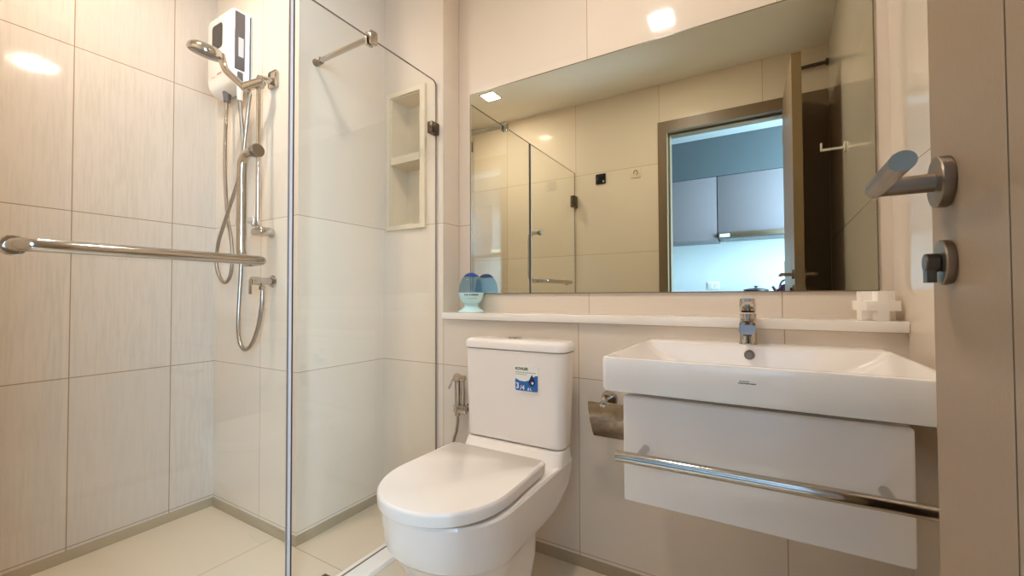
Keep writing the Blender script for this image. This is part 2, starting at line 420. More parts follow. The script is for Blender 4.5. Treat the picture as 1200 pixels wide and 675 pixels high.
# ---------------------------------------------------------------- shower alcove
t = thing('wall_niche', 'cream two-compartment recessed niche on the wall inside the shower glass', 'niche', (-1.37, YN, NZ0))
fo = bmesh.new()
fw = 0.020
for b_ in ((NX0-fw, NX0, NZ0-fw, NZ1+fw), (NX1, NX1+fw+0.008, NZ0-fw, NZ1+fw), (NX0, NX1, NZ0-fw, NZ0), (NX0, NX1, NZ1, NZ1+fw)):
    box(fo, b_[0], b_[1], YN-0.012, YN-0.0003, b_[2], b_[3])
obj('niche_frame', fo, M['niche'], t, False)
obj('niche_lining', B((NX0+0.0003, NX0+0.004, YN, YN+0.108, NZ0, NZ1), (NX1-0.004, NX1-0.0003, YN, YN+0.108, NZ0, NZ1), (NX0+0.004, NX1-0.004, YN+0.104, YN+0.108, NZ0, NZ1),
                      (NX0+0.004, NX1-0.004, YN, YN+0.104, NZ0+0.0003, NZ0+0.004), (NX0+0.004, NX1-0.004, YN, YN+0.104, NZ1-0.004, NZ1-0.0003)), M['niche'], t, False)
obj('niche_shelf', B((NX0+0.004, NX1-0.004, YN-0.010, YN+0.104, 1.540, 1.572)), M['niche'], t, False)

# water heater
HX0, HX1, HY0, HZ0, HZ1 = -2.062, -1.842, 0.888, 1.800, 2.135
t = thing('water_heater', 'white and grey electric water heater on the shower wall', 'water heater', (-1.95, YB, HZ0))
def heater_outline(z):  # plan section: front corners rounded
    return None
hb = bmesh.new()
# front shell: outline in x,z with rounded corners and a bellied lower end, pushed along y, front edge eased
def rr2(x0, x1, z0, z1, r, rb, n=6):
    pts = []
    for cx, cz, a0, rad in ((x1-r, z1-r, 0, r), (x0+r, z1-r, PI/2, r), (x0+rb, z0+rb, PI, rb), (x1-rb, z0+rb, 1.5*PI, rb)):
        for i in range(n+1):
            a = a0 + PI/2*i/n; pts.append((cx+rad*math.cos(a), cz+rad*math.sin(a)))
    return pts
def lay(y, ins, zb): return [(p[0], y, p[1]) for p in rr2(HX0+ins, HX1-ins, zb+ins, HZ1-ins, 0.022, 0.03)]
loft([lay(HY0, 0.012, HZ0+0.045), lay(HY0+0.003, 0.005, HZ0+0.034), lay(HY0+0.010, 0.0, HZ0+0.020), lay(HY0+0.026, 0.0, HZ0+0.006), lay(0.940, 0.0, HZ0)], hb)
obj('heater_shell', hb, M['plastic'], t)
sb = bmesh.new()
rbox(HX1-0.006, HX1+0.0035, HY0+0.006, 0.932, HZ0+0.075, HZ1-0.018, 0.003, 2, sb)
obj('side_panel', sb, M['greyplastic'], t)
obj('side_label', B((HX1+0.0036, HX1+0.0042, 0.906, 0.926, 1.93, 2.01)), M['paper'], t, False)
obj('side_foot', rbox(HX1-0.02, HX1+0.003, HY0+0.012, 0.930, HZ0+0.018, HZ0+0.072, 0.010, 3), M['greyplastic'], t)
obj('back_plate', rbox(HX0+0.004, HX1+0.006, 0.9405, YB-0.0003, HZ0+0.012, HZ1-0.006, 0.006, 2), M['plastic'], t)
obj('back_seam', rbox(HX1+0.004, HX1+0.0085, 0.9480, 0.9535, HZ0+0.03, HZ1-0.02, 0.002, 2), M['navy'], t)
db = prism(rr2(-2.014, -1.930, 1.990, 2.096, 0.016, 0.016), 'y', HY0-0.0015, HY0+0.004)
obj('display', db, M['display'], t)
obj('brand_mark', B(*[(-1.972+i*0.0095, -1.972+i*0.0095+0.007, HY0-0.0006, HY0+0.001, 1.877, 1.885) for i in range(4)]), M['inkred'], t, False)
obj('model_mark', B(*[(-2.020+i*0.009, -2.020+i*0.009+0.0065, HY0-0.0006, HY0+0.001, 1.873, 1.878) for i in range(4)]), M['inkgrey'], t, False)
obj('outlet', cyl((-1.956, 0.920, 1.772), (-1.956, 0.920, 1.812), 0.013, 0.017), M['greyplastic'], t)
obj('outlet', cyl((-1.853, 0.920, 1.752), (-1.853, 0.920, 1.812), 0.011, 0.012), M['plastic'], t)

# slide rail with its brackets
t = thing('shower_rail', 'slim chrome shower slide rail beside the water heater', 'shower rail', (-1.682, YB, 1.19))
obj('rail', cyl((-1.682, 0.905, 1.185), (-1.682, 0.905, 1.80), 0.0085), M['chrome'], t)
br = bmesh.new()
rbox(-1.700, -1.640, 0.948, YB-0.0005, 1.772, 1.842, 0.010, 3, br)
cyl((-1.673, 0.951, 1.800), (-1.682, 0.900, 1.792), 0.014, bm=br, bev=0.002)
obj('top_bracket', br, M['chrome'], t)
br = bmesh.new()
rbox(-1.712, -1.636, 0.890, 0.948, 1.176, 1.206, 0.011, 3, br)
rbox(-1.695, -1.660, 0.930, YB-0.0005, 1.178, 1.204, 0.005, 2, br)
obj('bottom_bracket', br, M['chrome'], t)
hl = bmesh.new()
cyl((-1.682, 0.905, 1.758), (-1.682, 0.905, 1.786), 0.019, bm=hl, bev=0.003)
cyl((-1.660, 0.912, 1.780), (-1.722, 0.868, 1.752), 0.0175, bm=hl, bev=0.003)
obj('slider', hl, M['chrome'], t)
# clear soap tray on the lower bracket
sd = bmesh.new()
oval = [(-1.674+0.062*math.cos(2*PI*i/40), 0.863+0.032*math.sin(2*PI*i/40)) for i in range(40)]
oin = [(-1.674+(p[0]+1.674)*0.95, 0.863+(p[1]-0.863)*0.95) for p in oval]
loft([[(*p, 1.2075) for p in oin], [(*p, 1.232) for p in oval], [(*((-1.674+(p[0]+1.674)*0.96), 0.863+(p[1]-0.863)*0.96), 1.232) for p in oval],
      [(*((-1.674+(p[0]+1.674)*0.92), 0.863+(p[1]-0.863)*0.92), 1.2105) for p in oval]], sd)
tag(obj('soap_tray', sd, M['clearplastic'], origin=(-1.674, 0.863, 1.2075)), 'clear plastic soap tray on the lower bracket of the shower rail', 'soap dish')

# hand shower held in the slider
hc = Vector((-1.795, 0.772, 1.872)); hh = Vector((-1.724, 0.864, 1.757))
nrm = Vector((-0.30, -0.05, -1.0)).normalized()
t = thing('hand_shower', 'chrome hand shower with round head in the rail holder', 'shower head', hh)
obj('shower_head', lathe([(-0.020, 0.020), (-0.016, 0.045), (-0.006, 0.058), (0.006, 0.062), (0.014, 0.061), (0.016, 0.058)], hc, nrm, 40), M['chrome'], t)
obj('spray_face', lathe([(0.0161, 0.056), (0.0185, 0.054), (0.0185, 0.030), (0.020, 0.028), (0.020, 0.0)], hc, nrm, 40), M['greyplastic'], t)
dirh = (hh-hc); side = dirh - nrm*dirh.dot(nrm); side.normalize()
neck = hc + side*0.050 - nrm*0.004
hp = smooth_path([neck, hc.lerp(hh, 0.52), hc.lerp(hh, 0.8), hh, hh + (hh-hc).normalized()*0.035], 6)
obj('handle', tube(hp, lambda q: 0.0135 - 0.0025*q, 16), M['chrome'], t)

tag(obj('shower_hose', tube(smooth_path([(-1.956, .920, 1.7715), (-1.948, .912, 1.66), (-1.936, .905, 1.473), (-1.908, .902, 1.287), (-1.872, .900, 1.184), (-1.856, .898, 1.09), (-1.868, .897, 1.022), (-1.907, .895, 0.995),
     (-1.948, .892, 1.028), (-1.962, .888, 1.082), (-1.937, .884, 1.164), (-1.884, .882, 1.242), (-1.826, .882, 1.332), (-1.775, .882, 1.42), (-1.742, .882, 1.52), (-1.718, .880, 1.63), (-1.708, .882, 1.70), (-1.707, .885, 1.731)], 8), 0.0068, 10), M['hose'], origin=(-1.907, .92, 0.995)),
    'steel shower hose looping from the heater to the hand shower', 'hose')
tag(obj('inlet_hose', tube(smooth_path([(-1.853, .920, 1.7515), (-1.856, .936, 1.567), (-1.858, .938, 1.318), (-1.867, .938, 1.07), (-1.867, .932, 0.929), (-1.850, .920, 0.823), (-1.816, .91, 0.752), (-1.771, .908, 0.726), (-1.721, .908, 0.752),
     (-1.682, .910, 0.822), (-1.666, .914, 0.90), (-1.665, .915, 0.9615)], 8), 0.0075, 10), M['hose'], origin=(-1.771, .908, 0.726)),
    'braided supply hose hanging in a U from heater to stop valve', 'hose')
t = thing('stop_valve', 'chrome stop valve on the shower wall above the hanging hose', 'valve', (-1.668, YB, 0.997))
vb = bmesh.new()
lathe([(0, 0.024), (0.003, 0.025), (0.009, 0.022), (0.010, 0.014), (0.055, 0.0135), (0.058, 0.0165), (0.083, 0.0165), (0.085, 0.014)], (-1.668, YB-0.0005, 0.997), (0, -1, 0), 28, vb)
obj('valve_body', vb, M['chrome'], t)
obj('valve_lever', rbox(-1.676, -1.660, 0.868, 0.876, 0.945, 1.004, 0.0035, 2), M['chrome'], t)
obj('valve_nut', lathe([(0, 0.010), (0.004, 0.0125), (0.014, 0.0125), (0.016, 0.009), (0.03, 0.009)], (-1.666, 0.915, 0.962), (0, 0, 1), 6), M['chrome'], t)

tag(obj('floor_drain', rbox(-1.272, -1.216, 0.79, 0.915, 0.0003, 0.004, 0.001, 1), M['darksteel'], origin=(-1.23, 0.85, 0)), 'dark metal floor drain beside the shower threshold', 'drain')

# ---------------------------------------------------------------- shower glass
XG = -1.189; GT = 1.862
def pane_bm(y0, y1, z0, z1, r, corner):
    pts = [(y0, z0), (y1, z0)]
    if corner == 'far':
        pts += [(y1-r+r*math.cos(a), z1-r+r*math.sin(a)) for a in [PI/2*i/6 for i in range(7)]] + [(y0, z1)]
    else:
        pts += [(y1, z1), (y0, z1)]
    bm = prism(pts, 'x', XG-0.004, XG+0.004)
    bm.normal_update()
    for f in bm.faces:
        f.material_index = 0 if abs(f.normal.x) > 0.5 else 1
    return bm
t = thing('shower_screen', 'fixed clear glass shower screen between toilet and niche', 'shower screen', (XG, 1.06, 0.02))
obj('glass_pane', pane_bm(0.741, YN-0.006, 0.0205, GT, 0.022, 'far'), [M['glass'], M['glassedge']], t, False)
obj('glass_clamp', rbox(XG-0.014, XG+0.014, YN-0.046, YN-0.0005, 1.628, 1.676, 0.002, 2), M['darksteel'], t)
obj('glass_clamp', rbox(XG-0.014, XG+0.014, YN-0.046, YN-0.0005, 0.18, 0.228, 0.002, 2), M['darksteel'], t)

t = thing('shower_door', 'hinged clear glass shower door with towel bar and pull handle', 'shower door', (XG, 0.38, 0.02))
obj('glass_pane', pane_bm(0.012, 0.727, 0.030, GT, 0.02, 'none'), [M['glass'], M['glassedge']], t, False)
obj('seal_strip', B((XG-0.006, XG+0.006, 0.7275, 0.735, 0.030, GT)), M['seal'], t, False)
obj('rubber_seal', B((XG-0.005, XG+0.005, 0.7353, 0.738, 0.030, GT)), M['black'], t, False)
for z in (1.60, 0.22):
    obj('hinge', rbox(XG-0.016, XG+0.016, YF+0.0005, 0.062, z, z+0.085, 0.002, 2), M['darksteel'], t)
PY = 0.628
pb = bmesh.new()
tube(smooth_path([(XG+0.0045, PY, 1.334), (XG-0.030, PY, 1.334), (XG-0.052, PY, 1.322), (XG-0.060, PY, 1.295), (XG-0.060, PY, 1.20), (XG-0.060, PY, 1.10), (XG-0.060, PY, 1.068), (XG-0.052, PY, 1.042), (XG-0.030, PY, 1.031), (XG-0.0045, PY, 1.031)], 5), 0.0125, 18, pb)
ph = obj('pull_handle', pb, M['chrome'], t)
obj('handle_cap', lathe([(0, 0.017), (0.003, 0.018), (0.016, 0.018), (0.018, 0.016)], (XG+0.0042, PY, 1.334), (1, 0, 0), 28), M['steel'], ph)
tbp = bmesh.new(); XB = XG+0.052
tube(smooth_path([(XG+0.0045, PY, 1.031), (XG+0.030, PY, 1.031), (XB-0.006, PY-0.004, 1.031), (XB, PY-0.022, 1.031), (XB, PY-0.10, 1.031), (XB, 0.42, 1.031), (XB, 0.33, 1.031), (XB, 0.235, 1.031), (XB-0.006, 0.205, 1.031), (XB-0.022, 0.198, 1.031), (XG+0.0045, 0.198, 1.031)], 5), 0.0125, 18, tbp)
tb = obj('towel_bar', tbp, M['chrome'], t)
obj('bar_cap', lathe([(0, 0.019), (0.010, 0.019), (0.012, 0.017)], (XG+0.0042, 0.198, 1.031), (1, 0, 0), 28), M['chrome'], tb)

t = thing('support_bar', 'chrome support bar from shower wall to top of fixed glass', 'support bar', (XP, 1.03, 1.868))
obj('bar', cyl((XP+0.0005, 1.030, 1.866), (XG-0.012, 1.030, 1.866), 0.0095), M['chrome'], t)
obj('wall_flange', lathe([(0, 0.014), (0.034, 0.0135), (0.036, 0.0125)], (XP+0.0003, 1.030, 1.866), (1, 0, 0)), M['steel'], t)
cb2 = bmesh.new()
rbox(XG-0.018, XG-0.0046, 1.014, 1.046, 1.838, 1.884, 0.004, 2, cb2); rbox(XG+0.0046, XG+0.018, 1.014, 1.046, 1.838, 1.884, 0.004, 2, cb2)
rbox(XG-0.017, XG+0.017, 1.016, 1.044, 1.8625, 1.883, 0.002, 2, cb2)
obj('glass_clamp', cb2, M['chrome'], t)

# ---------------------------------------------------------------- toilet
TX = -0.724
def dshape(hw, yb, ys, yf, rc, z, cx=TX, taper=0.0):
    pts = []
    nb, nc, ns, nf = 8, 6, 10, 40
    for i in range(nb): pts.append((cx-hw+rc+(2*hw-2*rc)*i/nb, yb))
    for i in range(nc): a = PI/2 - PI/2*i/nc; pts.append((cx+hw-rc+rc*math.cos(a), yb-rc+rc*math.sin(a)))
    for i in range(ns): pts.append((cx+hw, yb-rc-(yb-rc-ys)*i/ns))
    for i in range(nf):
        a = -PI*i/nf; c_, s_ = math.cos(a), math.sin(a)
        e = 0.92
        pts.append((cx+hw*math.copysign(abs(c_)**e, c_), ys+(ys-yf)*math.copysign(abs(s_)**e, s_)))
    for i in range(ns): pts.append((cx-hw, ys+(yb-rc-ys)*i/ns))
    for i in range(nc): a = PI - PI/2*i/nc; pts.append((cx-hw+rc+rc*math.cos(a), yb-rc+rc*math.sin(a)))
    k = [1 - taper*max(0, (p[1]-ys)/(yb-ys)) for p in pts]
    return [(cx+(p[0]-cx)*q, p[1], z) for p, q in zip(pts, k)]
t = thing('toilet', 'white ceramic close-coupled toilet with closed lid', 'toilet', (TX, 1.05, 0))
bb = bmesh.new()
loft([dshape(.128, 1.06, .96, .90, .03, 0.0, taper=-.17), dshape(.132, 1.06, .95, .885, .03, .04, taper=-.17), dshape(.146, 1.07, .93, .840, .03, .15, taper=-.17), dshape(.165, 1.08, .92, .800, .03, .215, taper=-.07), dshape(.178, 1.086, .92, .771, .03, .266, taper=.02),
      dshape(.1815, 1.090, .92, .763, .03, .277, taper=.03), dshape(.185, 1.13, .92, .757, .03, .283), dshape(.187, 1.19, .92, .75, .03, .290), dshape(.188, 1.245, .92, .745, .03, .305),
      dshape(.190, 1.290, .92, .738, .03, .335), dshape(.190, 1.312, .92, .731, .03, .375), dshape(.190, 1.318, .92, .728, .03, .398), dshape(.186, 1.315, .92, .731, .03, .404)], bb)
obj('bowl', bb, M['ceramic'], t, angle=25)
pl = bmesh.new()
loft([rrect(-.911, -.533, 1.178, 1.316, .03, .400), rrect(-.908, -.536, 1.190, 1.315, .034, .415), rrect(-.906, -.538, 1.206, 1.314, .036, .443)], pl)
obj('tank_plinth', pl, M['ceramic'], t)
lb = bmesh.new()
loft([dshape(.176, 1.130, .915, .718, .02, .409, taper=.045), dshape(.182, 1.136, .915, .711, .02, .414, taper=.045), dshape(.183, 1.137, .915, .710, .02, .436, taper=.045), dshape(.1815, 1.1355, .915, .7115, .02, .4415, taper=.045), dshape(.178, 1.132, .915, .715, .02, .4445, taper=.045)], lb)
obj('toilet_lid', lb, M['ceramic'], t)
obj('hinge_block', rbox(TX-.12, TX+.12, 1.125, 1.158, .404, .425, .006, 2), M['ceramic'], t)
tk = bmesh.new()
loft([rrect(-.906, -.540, 1.222, 1.312, .030, .446), rrect(-.910, -.536, 1.216, 1.314, .034, .451), rrect(-.912, -.533, 1.213, 1.318, .036, .56), rrect(-.917, -.524, 1.207, 1.320, .036, .752)], tk)
obj('tank', tk, M['ceramic'], t)
tl = bmesh.new()
loft([rrect(-.914, -.526, 1.209, 1.322, .036, .7535), rrect(-.919, -.521, 1.204, 1.325, .038, .757), rrect(-.919, -.521, 1.204, 1.325, .038, .774), rrect(-.916, -.524, 1.207, 1.323, .038, .782), rrect(-.908, -.532, 1.215, 1.318, .034, .787), rrect(-.86, -.58, 1.24, 1.30, .02, .7885)], tl)
obj('tank_lid', tl, M['ceramic'], t)
obj('flush_button', lathe([(0, .024), (.004, .024), (.0055, .021), (.0055, .0)], (-0.735, 1.268, .788), (0, 0, 1)), M['chrome'], t)
# sticker on the tank
YS = 1.2095
def tank_front(z): return 1.213 - 0.006*max(0, (z-.56))/.192
st = obj('sticker', prism([(-.699, .628), (-.695, .624), (-.618, .624), (-.614, .628), (-.614, .704), (-.699, .704)], 'y', 1.2068, 1.2098), M['stickerwhite'], t, False)
wave = [(-.698, .6285), (-.694, .625), (-.619, .625), (-.615, .6285), (-.615, .678), (-.625, .676), (-.635, .668), (-.648, .660), (-.662, .656), (-.680, .657), (-.698, .664)]
obj('sticker_wave', prism(wave, 'y', 1.2064, 1.2068), M['stickerblue'], st, False)
obj('lettering', text_bm('KOHLER', .0125, (-.698, 1.2066, .6925), bold=.0004), M['stickergreen'], st, False)
obj('fine_print', B(*[(-.697+i*.0085, -.697+i*.0085+.0065, 1.2065, 1.2068, .6835, .6862) for i in range(9)], *[(-.697+i*.0085, -.697+i*.0085+.0065, 1.2065, 1.2068, .6775, .6798) for i in range(5)]), M['inkgrey'], st, False)
drop = []
for i in range(28):
    a = 2*PI*i/28; r_ = .0125
    drop.append((-.636 + r_*math.sin(a)*(1 if math.cos(a) < 0.2 else (1-(math.cos(a)-.2)*.9)), .655 + (r_*math.cos(a) if math.cos(a) < .2 else r_*(.2+(math.cos(a)-.2)*2.2))))
obj('water_drop', prism(drop, 'y', 1.2061, 1.2064), M['stickernavy'], st, False)
obj('drop_glint', lathe([(0, .0042), (.0003, .004)], (-.634, 1.2061, .653), (0, -1, 0), 16), M['stickerwhite'], st, False)
obj('big_digit', text_bm('3', .026, (-.696, 1.2063, .632), bold=.0006), M['stickerwhite'], st, False)
obj('digits', text_bm('/4', .021, (-.6795, 1.2063, .6285), bold=.0004), M['stickerwhite'], st, False)
obj('small_print', text_bm('.8 L', .0115, (-.654, 1.2059, .6285), bold=.0003), M['stickerwhite'], st, False)

# bidet spray beside the tank
t = thing('bidet_sprayer', 'chrome bidet spray hanging on the wall left of the toilet tank', 'bidet sprayer', (-1.045, YN, .46))
wb = bmesh.new()
lathe([(0, .018), (.006, .018), (.008, .012), (.028, .012)], (-1.012, YN-.0003, .485), (0, -1, 0), 24, wb)
rbox(-1.066, -1.004, 1.340, 1.362, .468, .502, .006, 2, wb)
obj('holder', wb, M['chrome'], t)
obj('spray_handle', cyl((-1.050, 1.351, .455), (-1.050, 1.351, .602), .0115, .0125, bev=.002), M['chrome'], t)
obj('spray_head', lathe([(0, .012), (.004, .016), (.020, .018), (.026, .014), (.026, 0)], (-1.052, 1.362, .604), (.25, -1, .25), 24), M['chrome'], t)
obj('trigger', tube([(-1.058, 1.352, .612), (-1.066, 1.338, .600), (-1.076, 1.328, .565)], .0042, 10), M['chrome'], t)
obj('stem', cyl((-1.024, 1.352, .500), (-1.024, 1.352, .60), .0085), M['chrome'], t)
obj('top_bridge', rbox(-1.062, -1.012, 1.341, 1.363, .598, .618, .006, 2), M['chrome'], t)
tag(obj('bidet_hose', tube(smooth_path([(-1.050, 1.351, .454), (-1.051, 1.352, .43), (-1.060, 1.354, .39), (-1.075, 1.357, .35), (-1.085, 1.362, .27), (-1.06, 1.368, .19), (-1.02, 1.372, .16), (-0.99, 1.377, .17)], 8), .006, 10), M['hose'], origin=(-1.05, 1.351, .454)),
    'thin steel hose below the bidet spray behind the toilet', 'hose')

# ---------------------------------------------------------------- ledge shelf and what stands on it
ZS = .868
tag(obj('ledge_shelf', rbox(-1.1505, .3165, 1.371, YM-.0005, .840, ZS, .003, 2), M['shelf'], origin=(-.4, 1.43, .84)), 'long white stone ledge running under the mirror', 'shelf')

ex, ey = -1.040, 1.432
t = thing('egg_canister', 'blue and aqua egg-shaped canister standing on the white ledge', 'canister', (ex, ey, ZS))
obj('foot', lathe([(0, .054), (.003, .055), (.007, .053), (.012, .043), (.020, .033), (.030, .0295), (.036, .0305)], (ex, ey, ZS+.0004), (0, 0, 1), 40), M['aqua'], t)
cp = bmesh.new()
lathe([(0, .030), (.003, .036), (.014, .0455), (.026, .0495), (.040, .0530), (.0455, .0535), (.0455, .050)], (ex, ey, ZS+.0365), (0, 0, 1), 40, cp)
obj('cup', cp, M['aqua'], t)
def egg(scale, zc0, z0, z1, n=14):
    out = []
    for i in range(n+1):
        q = z0 + (z1-z0)*i/n
        out.append((q, scale*math.sqrt(max(0, 1-(q/.084)**2.15))))
    return out
obj('cap', lathe([(0, .0535)] + egg(.0535, 0, .002, .072), (ex, ey, ZS+.0825), (0, 0, 1), 40), M['eggblue'], t)
obj('cap_top', lathe(egg(.0530, 0, .0660, .0825, 8) + [(.0835, .0)], (ex, ey, ZS+.0828), (0, 0, 1), 40), M['eggtop'], t)
# printing wrapped on the cup
pr = bmesh.new()
def onto_cup(a0, a1, z0, z1, r):
    vs = []
    for a in (a0, (a0+a1)/2, a1):
        vs.append([pr.verts.new((ex+r*math.sin(a), ey-r*math.cos(a), z)) for z in (z0, z1)])
    for p, q in zip(vs, vs[1:]): pr.faces.new((p[0], q[0], q[1], p[1]))
zc = ZS+.0365
for i, a in enumerate((.08, .25, .45, .60, .70, .80, .90, 1.00, 1.10)):
    onto_cup(a, a+(.09 if i < 3 else .08), zc+.0335, zc+.0395, .0537)
for i in range(6): onto_cup(.35+i*.13, .35+i*.13+.07, zc+.0205, zc+.0225, .0492)
obj('printing', pr, M['ink'], t, False)

# cross-cut cube
th = math.radians(14); s_ = .0745
c0 = Vector((.2634, 1.430, ZS+.0002))
bm = bmesh.new()
k = .33
cells = [0, k, 1-k, 1]
occ = {(i, j, l): not (i != 1 and j != 1 and l != 1) for i in range(3) for j in range(3) for l in range(3)}
vc = {}
def gv(i, j, l):
    if (i, j, l) not in vc:
        x, y, z = (cells[i]-.5)*s_, (cells[j]-.5)*s_, cells[l]*.0755
        vc[(i, j, l)] = bm.verts.new((c0.x + x*math.cos(th)-y*math.sin(th), c0.y + x*math.sin(th)+y*math.cos(th), c0.z+z))
    return vc[(i, j, l)]
for (i, j, l), o_ in occ.items():
    if not o_: continue
    for d, q in (((-1, 0, 0), ((0, 0, 0), (0, 0, 1), (0, 1, 1), (0, 1, 0))), ((1, 0, 0), ((1, 0, 0), (1, 1, 0), (1, 1, 1), (1, 0, 1))),
                 ((0, -1, 0), ((0, 0, 0), (1, 0, 0), (1, 0, 1), (0, 0, 1))), ((0, 1, 0), ((0, 1, 0), (0, 1, 1), (1, 1, 1), (1, 1, 0))),
                 ((0, 0, -1), ((0, 0, 0), (0, 1, 0), (1, 1, 0), (1, 0, 0))), ((0, 0, 1), ((0, 0, 1), (1, 0, 1), (1, 1, 1), (0, 1, 1)))):
        if not occ.get((i+d[0], j+d[1], l+d[2]), False):
            bm.faces.new([gv(i+a, j+b, l+c) for a, b, c in q])
bmesh.ops.recalc_face_normals(bm, faces=bm.faces[:])
bmesh.ops.bevel(bm, geom=[e for e in bm.edges if e.is_manifold and e.calc_face_angle(0) > 1.0], offset=.0016, segments=2, profile=.5, affect='EDGES')
tag(obj('cross_block', bm, M['chalk'], origin=c0), 'white cross-cut cube ornament on the right end of the ledge', 'ornament')

# ---------------------------------------------------------------- mirror
MX0, MX1, MZ0, MZ1, MY = -1.086, .283, .9445, 1.822, 1.488
t = thing('wall_mirror', 'large frameless rectangular mirror above the ledge', 'mirror', ((MX0+MX1)/2, YM, MZ0))
obj('mirror_glass', B((MX0+.003, MX1-.003, MY, YM-.0005, MZ0+.003, MZ1-.003)), M['mirror'], t, False)
obj('mirror_rim', B((MX0, MX0+.003, MY-.0006, YM-.0004, MZ0, MZ1), (MX1-.003, MX1, MY-.0006, YM-.0004, MZ0, MZ1), (MX0+.003, MX1-.003, MY-.0006, YM-.0004, MZ0, MZ0+.003), (MX0+.003, MX1-.003, MY-.0006, YM-.0004, MZ1-.003, MZ1)), M['mirroredge'], t, False)

# ---------------------------------------------------------------- washbasin, tap, vanity unit
SX0, SX1, SY0 = -.306, .276, .910
t = thing('washbasin', 'wide white rectangular washbasin on the wall under the ledge', 'washbasin', (-.015, 1.15, .722))
sb = bmesh.new()
loft([rrect(SX0+.014, SX1-.014, SY0+.014, YN-.001, .012, .722), rrect(SX0+.003, SX1-.003, SY0+.003, YN-.0008, .014, .725), rrect(SX0, SX1, SY0, YN-.0005, .015, .732), rrect(SX0, SX1, SY0, YN-.0005, .015, .793),
      rrect(SX0+.0015, SX1-.0015, SY0+.0015, YN-.0008, .014, .7975), rrect(SX0+.005, SX1-.005, SY0+.005, YN-.002, .012, .7995),
      rrect(SX0+.011, SX1-.011, SY0+.011, 1.306, .014, .7995), rrect(SX0+.014, SX1-.014, SY0+.014, 1.302, .018, .797), rrect(SX0+.022, SX1-.022, SY0+.018, 1.298, .024, .780), rrect(SX0+.075, SX1-.075, SY0+.05, 1.285, .04, .743), rrect(SX0+.14, SX1-.14, SY0+.12, 1.24, .05, .738)], sb)
obj('basin', sb, M['ceramic'], t)
of = bmesh.new()
lathe([(0, .013), (.004, .0125), (.005, .009), (.001, .008), (.001, 0)], (-.024, 1.2955, .775), (0, -1, .25), 28, of)
obj('overflow_ring', of, M['steel'], t)
obj('waste', lathe([(0, .022), (.004, .022), (.006, .018), (.007, 0)], (-.02, 1.10, .7382), (0, 0, 1)), M['chrome'], t)
lg = bmesh.new()
merge(lg, B(*[(-.0340+i*.0042, -.0340+i*.0042+.0035, SY0-.0004, SY0+.0005, .7705, .7718) for i in range(4)]))
merge(lg, B(*[(-.0360+i*.0043, -.0360+i*.0043+.0036, SY0-.0004, SY0+.0005, .7668-.0004*(i % 2), .7685) for i in range(7)]))
obj('maker_mark', lg, M['ink'], t, False)

fx, fy = -.027, 1.345
t = thing('basin_tap', 'chrome single-lever mixer tap on the back of the washbasin', 'tap', (fx, fy, .7995))
fbm = bmesh.new()
loft([rrect(fx-.0235, fx+.0235, fy-.024, fy+.024, .016, .7998), rrect(fx-.0235, fx+.0235, fy-.024, fy+.024, .016, .803), rrect(fx-.021, fx+.021, fy-.022, fy+.022, .017, .806), rrect(fx-.0195, fx+.0195, fy-.021, fy+.021, .018, .86), rrect(fx-.0205, fx+.0205, fy-.021, fy+.021, .018, .884)], fbm)
obj('tap_body', fbm, M['chrome'], t)
sp = bmesh.new()
loft([[(fx+a*.018, fy-.014-L_, z_+b_*.011) for a, b_ in ((1, 1), (.6, 1.25), (-.6, 1.25), (-1, 1), (-1, -.6), (-.7, -1), (.7, -1), (1, -.6))] for L_, z_ in ((0, .858), (.03, .856), (.075, .850), (.094, .846), (.097, .845))], sp)
obj('spout', sp, M['chrome'], t)
obj('aerator', cyl((fx, fy-.093, .838), (fx, fy-.093, .829), .0115, .0105, bev=.001), M['darksteel'], t)
lv = bmesh.new()
loft([rrect(fx-.0195, fx+.0195, fy-.021, fy+.021, .017, .887), rrect(fx-.0198, fx+.0198, fy-.030, fy+.021, .016, .893), rrect(fx-.0195, fx+.0195, fy-.066, fy+.020, .014, .905), rrect(fx-.0185, fx+.0185, fy-.072, fy+.019, .013, .918), rrect(fx-.0165, fx+.0165, fy-.070, fy+.016, .012, .926)], lv)
obj('lever', lv, M['chrome'], t)

VX0, VX1, VY0, VZ0, VZ1 = -.264, .219, .932, .482, .714
t = thing('vanity_unit', 'glossy white wall-hung vanity unit below the washbasin', 'cabinet', (-.02, 1.16, VZ0))
obj('cabinet_body', rbox(VX0+.002, VX1-.002, .951, YN-.0005, VZ0+.002, VZ1, .006, 2), M['lacquer'], t)
obj('drawer_front', rbox(VX0, VX1, VY0, .950, VZ0, VZ1, .0065, 3), M['lacquer'], t)
vb = obj('towel_bar', cyl((-.262, .870, .601), (.228, .870, .606), .0115, bev=.001, n=28), M['chrome'], t)
for x in (-.215, .178):
    obj('bar_post', cyl((x, .870, .604), (x, VY0-.0002, .604), .0085, n=20), M['chrome'], vb)

# paper holder
t = thing('paper_holder', 'chrome toilet paper holder with cover flap left of the vanity', 'paper holder', (-.438, YN, .48))
obj('wall_rose', lathe([(0, .027), (.004, .028), (.009, .024), (.010, .012)], (-.436, YN-.0003, .590), (0, -1, 0), 28), M['chrome'], t)
obj('arm', tube(smooth_path([(-.436, YN-.008, .590), (-.436, 1.345, .590), (-.431, 1.322, .588), (-.400, 1.318, .586), (-.345, 1.318, .586)], 5), .0065, 12), M['chrome'], t)
obj('knob', lathe([(0, .010), (.006, .012), (.014, .009), (.016, 0)], (-.434, 1.317, .588), (0, -1, 0), 20), M['chrome'], t)
cv = bmesh.new()
prof = [(1.312, .592), (1.304, .586), (1.300, .565), (1.302, .53), (1.312, .495), (1.318, .482)]
ow = [(y_, z_) for y_, z_ in prof]; iw = [(y_+.0016, z_-.0004) for y_, z_ in prof]
outl = ow + iw[::-1]
def taper(x0, q): return x0
